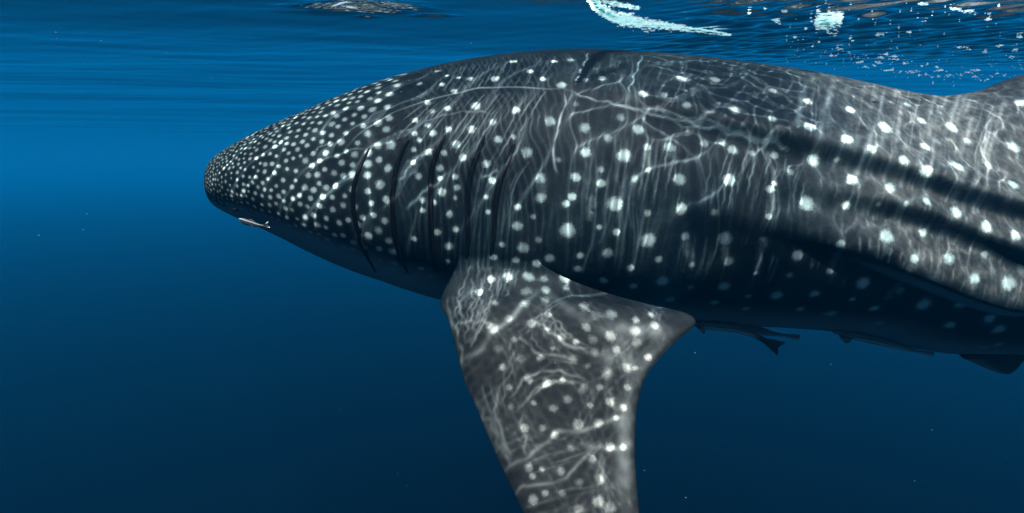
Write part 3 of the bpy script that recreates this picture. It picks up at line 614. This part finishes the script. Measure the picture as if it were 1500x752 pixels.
    ins = (fx >= 0) & (fx < W - 1) & (fy >= 0) & (fy < H - 1)
    ix = fx[ins].astype(int); iy = fy[ins].astype(int); tx = fx[ins] - ix; ty = fy[ins] - iy
    out[ins] = I[iy, ix] * (1 - tx) * (1 - ty) + I[iy, ix + 1] * tx * (1 - ty) + I[iy + 1, ix] * (1 - tx) * ty + I[iy + 1, ix + 1] * tx * ty
    return out
# ------------------------------------------------------------------ the water surface seen from below
def graded(a, b, lo, hi, step, grow):
    """coordinates: even steps between a and b, widening outwards to lo and hi"""
    c = list(np.arange(a, b + step * .5, step))
    up, d = c[-1], step
    while up < hi: d *= grow; up += d; c.append(min(up, hi))
    dn, d = c[0], step
    pre = []
    while dn > lo: d *= grow; dn -= d; pre.append(max(dn, lo))
    return np.array(pre[::-1] + c)
FX0, FX1, FY0, FY1, FS = -1.45, 2.3, 0.66, 2.95, 0.0031
gx = graded(FX0, FX1, -419, 419, FS, 1.03)
gy = graded(FY0, FY1, -59, 419, .0043, 1.025)
def wave_set(n, l0, l1, amp, dirdeg, spread, seed):
    r = np.random.default_rng(seed); out = []
    for i in range(n):
        lam = math.exp(r.uniform(math.log(l0), math.log(l1)))
        a = R(dirdeg + r.normal(0, spread))
        out.append((2 * math.pi / lam * math.cos(a), 2 * math.pi / lam * math.sin(a), r.uniform(0, 6.283), amp * lam / l1 * r.uniform(.5, 1.2)))
    return out
def field(X, Y, ws):
    h = np.zeros_like(X)
    for kx, ky, ph, a in ws: h += a * np.cos(kx * X + ky * Y + ph)
    return h
SWELL = wave_set(8, 1.0, 4.0, .0035, 80, 22, 5)
RIPPLE = wave_set(18, 0.12, .6, .00042, 82, 24, 6)
CHOP = wave_set(16, .06, .22, .0017, 70, 40, 12)
def CHOP_MASK(X, Y):                                          # wind-broken water over the shark's back
    return sst(X, .35, .9) * (1 - sst(X, 3.5, 5)) * sst(Y, 1.6, 2.0) * (1 - sst(Y, 3.0, 4.5))
PUDDLES = []
for qx, qy, rx, ry, a in ((522, 3, .17, .085, .026), (537, 19, .035, .018, .0045), (632, 17, .07, .02, .005)):
    P_ = unproj(qx, qy, -CAM_Z * (FPX * math.cos(PITCH) + (376 - qy) * math.sin(PITCH)) / (-FPX * math.sin(PITCH) + (376 - qy) * math.cos(PITCH)))
    PUDDLES.append((P_[0], P_[1], rx, ry, a))
def surf_height(X, Y):
    h = field(X, Y, SWELL) + field(X, Y, RIPPLE)
    h = h + .13 * np.tanh((Y - 3) / 4)                         # long tilt added so the underside mirrors brighter water
    for cx, cy_, rx, ry, a in PUDDLES:                        # little humps steep enough to mirror the shark's back
        wb = 1 + .16 * np.cos(X * 46 + 3 * np.sin(Y * 60)) * np.cos(Y * 130 + 2 * np.sin(X * 19)) + .22 * np.cos(X * 21 - Y * 55)
        h = h + a * wb * np.exp(-((X - cx + .25 * (Y - cy_)) / rx) ** 2 - ((Y - cy_) / ry) ** 2)
    h = h + CHOP_MASK(X, Y) * field(X, Y, CHOP)
    return h
def build_surface():
    X, Y = np.meshgrid(gx, gy)
    Z = surf_height(X, Y)
    fade = np.clip(1 - (np.hypot(X, Y) - 60) / 60, 0, 1)
    Z *= fade
    nx, ny = len(gx), len(gy)
    me = bpy.data.meshes.new('water_surface')
    me.vertices.add(nx * ny)
    me.vertices.foreach_set('co', np.stack([X, Y, Z], -1).astype(np.float32).ravel())
    i = (np.arange(ny - 1)[:, None] * nx + np.arange(nx - 1)[None, :]).ravel()
    q = np.stack([i, i + 1, i + 1 + nx, i + nx], -1).astype(np.int32)
    set_quads(me, q)
    return me, X, Y
def set_quads(me, q):
    n = len(q)
    me.loops.add(n * 4); me.loops.foreach_set('vertex_index', q.ravel())
    me.polygons.add(n); me.polygons.foreach_set('loop_start', np.arange(n, dtype=np.int32) * 4)
    me.polygons.foreach_set('use_smooth', np.ones(n, bool))
    me.update(calc_edges=True); me.validate()
def set_attr(me, name, v):
    a = me.attributes.new(name, 'FLOAT', 'POINT'); a.data.foreach_set('value', np.asarray(v, np.float32).ravel())

sm, SX, SY = build_surface()
print('surface verts', len(sm.vertices))
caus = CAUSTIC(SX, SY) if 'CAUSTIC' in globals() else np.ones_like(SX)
set_attr(sm, 'light_pattern', caus)
wm = mat('water_surface'); T = NT(wm)
tc = T.n('TexCoord').outputs['Object']
n1 = T.n('TexNoise', {'Vector': tc, 'Scale': 9.0, 'Detail': 5.0, 'Roughness': .6}).outputs[0]
bump = T.n('Bump', {'Height': n1, 'Strength': 0.10, 'Distance': 0.01})
fr = T.n('Fresnel', {'IOR': 1.333, 'Normal': bump.outputs[0]}).outputs[0]
foc = T.attr('light_pattern')
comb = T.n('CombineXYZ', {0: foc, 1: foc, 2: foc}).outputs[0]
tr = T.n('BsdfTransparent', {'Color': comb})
gl = T.n('BsdfGlossy', {'Color': (1, 1, 1, 1), 'Roughness': 0.03, 'Normal': bump.outputs[0]})
mx = T.n('MixShader', {0: fr, 1: tr.outputs[0], 2: gl.outputs[0]})
T.t.links.new(mx.outputs[0], T.out.inputs['Surface'])
wm.use_transparent_shadow = True
sm.materials.append(wm)
so = bpy.data.objects.new('water', sm); col.objects.link(so)
so['kind'] = 'structure'; so['label'] = 'rippled underside of the sea surface'
# ------------------------------------------------------------------ fish that travel with the shark
def fish_mat(name, kind):
    m = mat(name); T = NT(m)
    bd, al = T.attr('band'), T.attr('along')
    tc = T.n('TexCoord').outputs['Object']
    ns = T.n('TexNoise', {'Vector': tc, 'Scale': 60.0, 'Detail': 3.0}).outputs[0]
    if kind == 'striped':
        c = T.mix(T.sstep(T.math('ADD', bd, T.math('MULTIPLY', T.math('SUBTRACT', ns, .5), .25)), -.5, .3), (.05, .065, .07, 1), (.008, .010, .013, 1))
        st = T.math('MULTIPLY', T.sstep(bd, .25, .45), T.math('SUBTRACT', 1.0, T.sstep(bd, .55, .78)))
        c = T.mix(T.math('MULTIPLY', st, T.math('SUBTRACT', 1.0, T.sstep(al, .80, .88))), c, (.20, .23, .23, 1))
        tip = T.math('MULTIPLY', T.sstep(al, .9, .97), T.sstep(T.math('ABSOLUTE', bd), .55, .8))
        c = T.mix(tip, c, (.5, .54, .52, 1))
    else:
        c = T.mix(T.sstep(T.math('ADD', bd, T.math('MULTIPLY', ns, .4)), -.3, .6), (.22, .25, .27, 1), (.07, .085, .10, 1))
        st = T.math('MULTIPLY', T.sstep(bd, -.25, -.05), T.math('SUBTRACT', 1.0, T.sstep(bd, .05, .25)))
        c = T.mix(T.math('MULTIPLY', st, .7), c, (.012, .014, .016, 1))
        if kind == 'dark_tail': c = T.mix(T.sstep(al, .66, .78), c, (.006, .005, .007, 1))
    T.t.links.new(T.n('BsdfPrincipled', {'Base Color': c, 'Roughness': .5, 'Specular IOR Level': .3}).outputs[0], T.out.inputs['Surface'])
    return m
def fish(name, label, spine, Y, mt, fork=.35, fins=(), group=None, tail_from=.86, eye_r=.0025, yaw=0.0):
    sp_ = np.array(spine, float); s = np.concatenate([[0], np.cumsum(np.hypot(*np.diff(sp_[:, :2], axis=0).T))]); s /= s[-1]
    n, mseg = 46, 16; t = np.linspace(0, 1, n); k_px = Y / FPX
    cx, cy_, hh = pchip(s, sp_[:, 0], t), pchip(s, sp_[:, 1], t), pchip(s, sp_[:, 2], t) * k_px
    C = unproj(cx, cy_, Y + yaw * t)
    tg = np.gradient(C, axis=0); tg /= np.linalg.norm(tg, axis=1, keepdims=True)
    side = np.cross(tg, np.array([0, 0, 1.])); side /= np.linalg.norm(side, axis=1, keepdims=True); upv = np.cross(side, tg)
    tailf = sst(t, tail_from - .08, tail_from + .04)
    hw = hh * (.78 * (1 - tailf)) + .0012 * tailf
    th = np.linspace(0, 2 * math.pi, mseg, endpoint=False)
    vs = []; band = []; along = []
    for k in range(n):
        c, sn = np.cos(th), np.sin(th)
        fk = fork * hh[k] * (np.abs(c) - .4) * tailf[k] * sst(t[k], tail_from, 1.0)      # the lobes reach back past the notch
        vs.append(C[k] + upv[k] * (c * hh[k])[:, None] + side[k] * (sn * hw[k])[:, None] + tg[k] * fk[:, None]); band.append(c); along.append(np.full(mseg, t[k]))
    vs = np.concatenate(vs); i = (np.arange(n - 1)[:, None] * mseg + np.arange(mseg)[None]).ravel(); j = (np.arange(n - 1)[:, None] * mseg + (np.arange(mseg)[None] + 1) % mseg).ravel()
    q = np.stack([i, j, j + mseg, i + mseg], -1); nvv = len(vs)
    vs = np.concatenate([vs, C[:1] - tg[:1] * hh[0] * .5, C[-1:] - tg[-1:] * hh[-1] * .25]); band = np.concatenate(band + [[0, 0]]); along = np.concatenate(along + [[0, 1]])
    a = np.arange(mseg); tr = np.concatenate([np.stack([(a + 1) % mseg, a, np.full(mseg, nvv)], -1), np.stack([(n - 1) * mseg + a, (n - 1) * mseg + (a + 1) % mseg, np.full(mseg, nvv + 1)], -1)])
    root = bpy.data.objects.new(name, None); col.objects.link(root); root.location = tuple(C[n // 2] - upv[n // 2] * hh[n // 2])
    root['label'] = label; root['category'] = 'fish'
    if group: root['group'] = group
    me = make_mesh('body', vs, q.astype(np.int32), tr.astype(np.int32)); set_attr(me, 'band', band); set_attr(me, 'along', along); child('body', me, mt, root)
    for nm, pts, off in fins:                                # thin curved fins with an edge of their own
        pts = np.array(pts, float); m_ = len(pts); P = unproj(pts[:, 0], pts[:, 1], Y + off[0] + (off[1] - off[0]) * np.linspace(0, 1, m_) ** 1.2)
        cen_ = P.mean(0); th_ = np.array([0, .0016, 0])
        vv = np.concatenate([P - th_, P + th_, [cen_ - th_ * 2], [cen_ + th_ * 2]]); f4, f3 = [], []
        for k in range(m_):
            k2 = (k + 1) % m_; f4.append((k, k2, m_ + k2, m_ + k)); f3 += [(k2, k, 2 * m_), (m_ + k, m_ + k2, 2 * m_ + 1)]
        fm = make_mesh(nm, vv, np.array(f4, np.int32), np.array(f3, np.int32)); set_attr(fm, 'band', np.full(len(vv), .8)); set_attr(fm, 'along', np.full(len(vv), .3)); child(nm, fm, mt, root)
    ke = 5
    for sg in (-1, 1):
        child('eye', ball('eye', C[ke] + side[ke] * hw[ke] * .9 * sg + upv[ke] * hh[ke] * .2, (eye_r,) * 3, 10), em, root)
    return root
G = 'remoras riding under the shark belly'
m_st, m_re, m_dt = fish_mat('striped_fish_skin', 'striped'), fish_mat('remora_skin', 'plain'), fish_mat('dark_tailed_remora_skin', 'dark_tail')
fish('remora', "small dark fish with a pale side stripe hugging the shark's mouth", [(350, 320.5, 1.2), (354, 322.5, 3.4), (360, 325, 4.6), (367, 327, 4.4), (375, 329.2, 3.3), (382, 330.6, 1.9), (386, 331, 1.7), (390, 330.4, 3.6), (393, 329.6, 5.0)], 2.22, m_st, fork=.5,
     fins=[('pectoral_fin', [(364, 328.5), (368, 329.5), (373, 330.8), (367, 332.6)], (-.012, -.03)), ('dorsal_fin', [(362, 321.8), (366, 320.6), (372, 323.4), (378, 327)], (0, 0))], eye_r=.0022)
fish('remora', 'dark remora with small rounded tail, pressed highest against the belly behind the pectoral fin', [(1011, 469, 2.5), (1020, 471, 5), (1040, 474, 7.5), (1070, 478.5, 8.0), (1100, 483.5, 7.0), (1128, 488.6, 4.2), (1148, 491.5, 2.4), (1158, 493, 3.6), (1168, 494.6, 4.6), (1171, 495, 4.2)], 2.47, m_re, fork=-.1,
     fins=[('dorsal_fin', [(1070, 471), (1085, 470.5), (1110, 477), (1135, 486.5), (1105, 482)], (0, 0))], group=G, eye_r=.003)
fish('remora', 'remora with spread black forked tail hanging lowest behind the pectoral fin', [(1014, 474, 2.5), (1024, 475.5, 5.5), (1045, 477.5, 7), (1070, 480, 6.8), (1092, 485.5, 5.4), (1108, 492.5, 4), (1118, 498, 4), (1128, 503, 7.0), (1137, 507.5, 10.2), (1142, 510, 12)], 2.40, m_dt, fork=.55, tail_from=.84,
     fins=[('pectoral_fin', [(1020, 477), (1027, 478), (1033, 483), (1033, 488.5), (1030, 489), (1024, 484)], (-.02, -.05)), ('dorsal_fin', [(1060, 474), (1075, 472.5), (1100, 484), (1112, 493), (1090, 483)], (0, 0))], group=G, eye_r=.003)
fish('remora', 'slender dark remora alone under the rear belly with a drooping side fin', [(1219, 486, 1.6), (1228, 487.6, 3.6), (1242, 490, 5.6), (1262, 494, 6.6), (1285, 499.5, 6.2), (1310, 506, 5.2), (1333, 512.2, 3.4), (1348, 515.6, 2.2), (1356, 517, 3.2), (1364, 518.4, 3.6), (1368, 519, 3.2)], 2.45, m_re, fork=.1,
     fins=[('pectoral_fin', [(1228, 490), (1236, 492), (1249, 495), (1245, 501), (1239, 503.5), (1233, 498)], (-.02, -.05)), ('dorsal_fin', [(1270, 491), (1290, 494), (1325, 506.5), (1345, 514), (1300, 502)], (0, 0))], group=G, eye_r=.003)

# ------------------------------------------------------------------ white water and white flecks shaped as sun glints at the surface, and drifting specks
ICO = bmesh.new(); bmesh.ops.create_icosphere(ICO, subdivisions=2, radius=1.0); ICO.verts.ensure_lookup_table()
icv = np.array([v.co[:] for v in ICO.verts]); icf = np.array([[v.index for v in f.verts] for f in ICO.faces]); ICO.free()
def specks(name, pts, rad, mt, label, jitter=.12):
    n = len(pts); r = np.random.default_rng(8)
    v = icv[None] * (1 + r.uniform(-jitter, jitter, (n, len(icv), 1))) * np.asarray(rad)[:, None, :] + np.asarray(pts)[:, None, :]
    f = icf[None] + (np.arange(n) * len(icv))[:, None, None]
    me = make_mesh(name, v.reshape(-1, 3), np.zeros((0, 4), np.int32), f.reshape(-1, 3).astype(np.int32))
    me.materials.append(mt); o = bpy.data.objects.new(name, me); col.objects.link(o); o['kind'] = 'stuff'; o['label'] = label; return o
def on_surface(x, y):
    Y = np.full(np.shape(x), 2.4)
    x = np.asarray(x, float); y = np.asarray(y, float)
    cp, sn = math.cos(PITCH), math.sin(PITCH); v = 376 - y
    Y = -CAM_Z * (FPX * cp + v * sn) / np.maximum(-FPX * sn + v * cp, 20)
    P = unproj(x, y, Y)
    for _ in range(5):
        hz_ = surf_height(P[..., 0], P[..., 1]); Y = Y * (hz_ - CAM_Z) / (P[..., 2] - CAM_Z); P = unproj(x, y, Y)
    return P
fmt = mat('foam_and_glints'); T = NT(fmt)
d_ = T.n('BsdfDiffuse', {'Color': (.72, .97, .97, 1)}); t_ = T.n('BsdfTranslucent', {'Color': (.72, .97, .97, 1)}); c_ = T.n('BsdfTransparent')
fm_ = T.n('MixShader', {0: .75, 1: d_.outputs[0], 2: t_.outputs[0]})
T.t.links.new(T.n('MixShader', {0: .6, 1: fm_.outputs[0], 2: c_.outputs[0]}).outputs[0], T.out.inputs['Surface'])
r = np.random.default_rng(21)
t = r.uniform(0, 1, 3000) ** 1.35
fx = np.interp(t, [0, .1, .25, .45, .7, 1], [871, 886, 905, 940, 1000, 1066]); fy = np.interp(t, [0, .1, .25, .45, .7, 1], [6, 19, 27, 34, 41, 51])
wv = np.interp(t, [0, .15, .4, .7, 1], [4.5, 7, 6, 2.2, .8])
off = r.normal(0, 1, len(t)); fx = fx + r.normal(0, 3, len(t)) + off * wv * .4; fy = fy + off * wv * .75
up_ = r.uniform(0, 1, 260); fx = np.concatenate([fx, 885 + 50 * up_ + r.normal(0, 2, 260)]); fy = np.concatenate([fy, 2 + 10 * up_ + r.normal(0, 1.2, 260)])
tt = r.uniform(0, 1, 330); fx = np.concatenate([fx, 1199 + 34 * tt]); fy = np.concatenate([fy, 30 + r.normal(0, 5, 330) - 5 * (tt - .3)])  # a bright sun-glint patch, built from the same white flecks
fx = np.concatenate([fx, 1208 + r.normal(0, 6, 500)]); fy = np.concatenate([fy, 33 + r.normal(0, 4.2, 500)])
P = on_surface(fx, np.minimum(fy, 110)); P[:, 2] -= .0012
rr_ = .0009 + .0036 * r.uniform(0, 1, len(P)) ** 2
specks('foam_and_glints', P, np.stack([rr_ * 2.4, rr_ * 1.3, rr_ * .35], -1), fmt, 'white streak of broken foam and a patch of sun-glint flecks at the sea surface above the shark')
GL = '''1353,5,5 1397,13,4 1418,16,5 1446,28,4 1405,14,3 1215,49,3 1225,50,4 1289,51,4 1332,48,3 1407,69,5 1421,72,4 1443,76,3 1464,67,4 1486,74,4 1482,84,3 1494,54,4 1229,71,3 1218,82,4 1261,91,6 1268,98,4 1281,96,3 1290,85,5 1299,80,4 1310,83,5 1312,87,5 1286,92,4 1302,103,9
1319,105,3 1327,92,4 1337,106,9 1346,110,4 1351,97,2 1359,94,2 1356,109,3 1373,98,4 1377,103,8 1365,113,2 1375,112,3 1391,111,4 1407,110,4 1418,106,4 1431,103,7 1428,112,4 1446,117,4 1453,112,2 1460,108,3 1472,110,3 1436,117,2 1367,122,2 1397,126,1 1150,17,4 1172,10,2 1120,12,2 1137,30,4 1098,20,2 1180,42,2 1165,55,2 1190,68,2 1140,33,3 1200,62,2 1250,60,2 1245,56,2 1330,46,2'''
gp = parse(GL); gx_l, gy_l, gr_l = [], [], []
for x, y, s in gp:
    for k in range(int(3 + s * 1.5)):
        gx_l.append(x + r.normal(0, s * .55)); gy_l.append(y + r.normal(0, .9)); gr_l.append(r.uniform(.35, 1.0) * (.0026 + s * .00035))
for k in range(240):                                         # fine glitter between them
    x = r.uniform(1150, 1500); yc = np.interp(x, [1150, 1260, 1350, 1420, 1500], [70, 88, 104, 108, 100])
    y = yc + r.normal(0, 11) if k < 160 else r.uniform(2, 75)
    gx_l.append(x); gy_l.append(min(y, 126)); gr_l.append(r.uniform(.0007, .0023))
P = on_surface(gx_l, gy_l); P[:, 2] -= .0008; gr_l = np.array(gr_l)
specks('glint_flecks', P, np.stack([gr_l * 1.7, gr_l * 1.1, gr_l * .38], -1), fmt, 'white flecks standing in for sun glints on the rippled surface at upper right')
pm = mat('drifting_specks'); T = NT(pm)
T.t.links.new(T.n('BsdfDiffuse', {'Color': (.10, .24, .28, 1)}).outputs[0], T.out.inputs['Surface'])
n = 170; Yp = r.uniform(.7, 3.6, n); P = unproj(r.uniform(-40, 1540, n), r.uniform(-20, 770, n) ** 1.0, Yp); P[:, 2] = np.minimum(P[:, 2], -.05)
rad = (.00022 + .0006 * r.uniform(0, 1, n) ** 4)[:, None] * np.array([1, 1, 1]) * r.uniform(.7, 1.6, (n, 3)) * Yp[:, None] ** .6
big_ = np.array([[122, 337], [57, 345], [148, 60], [82, 48], [83, 57], [245, 78], [690, 64], [1018, 517], [1217, 534], [1365, 630], [498, 600]], float)
P = np.concatenate([P, unproj(big_[:, 0], big_[:, 1], 1.5)]); rad = np.concatenate([rad, np.full((len(big_), 3), .0013) * r.uniform(.5, 1.2, (len(big_), 3))])
specks('drifting_plankton', P, rad, pm, 'pale specks of plankton drifting in the blue water')
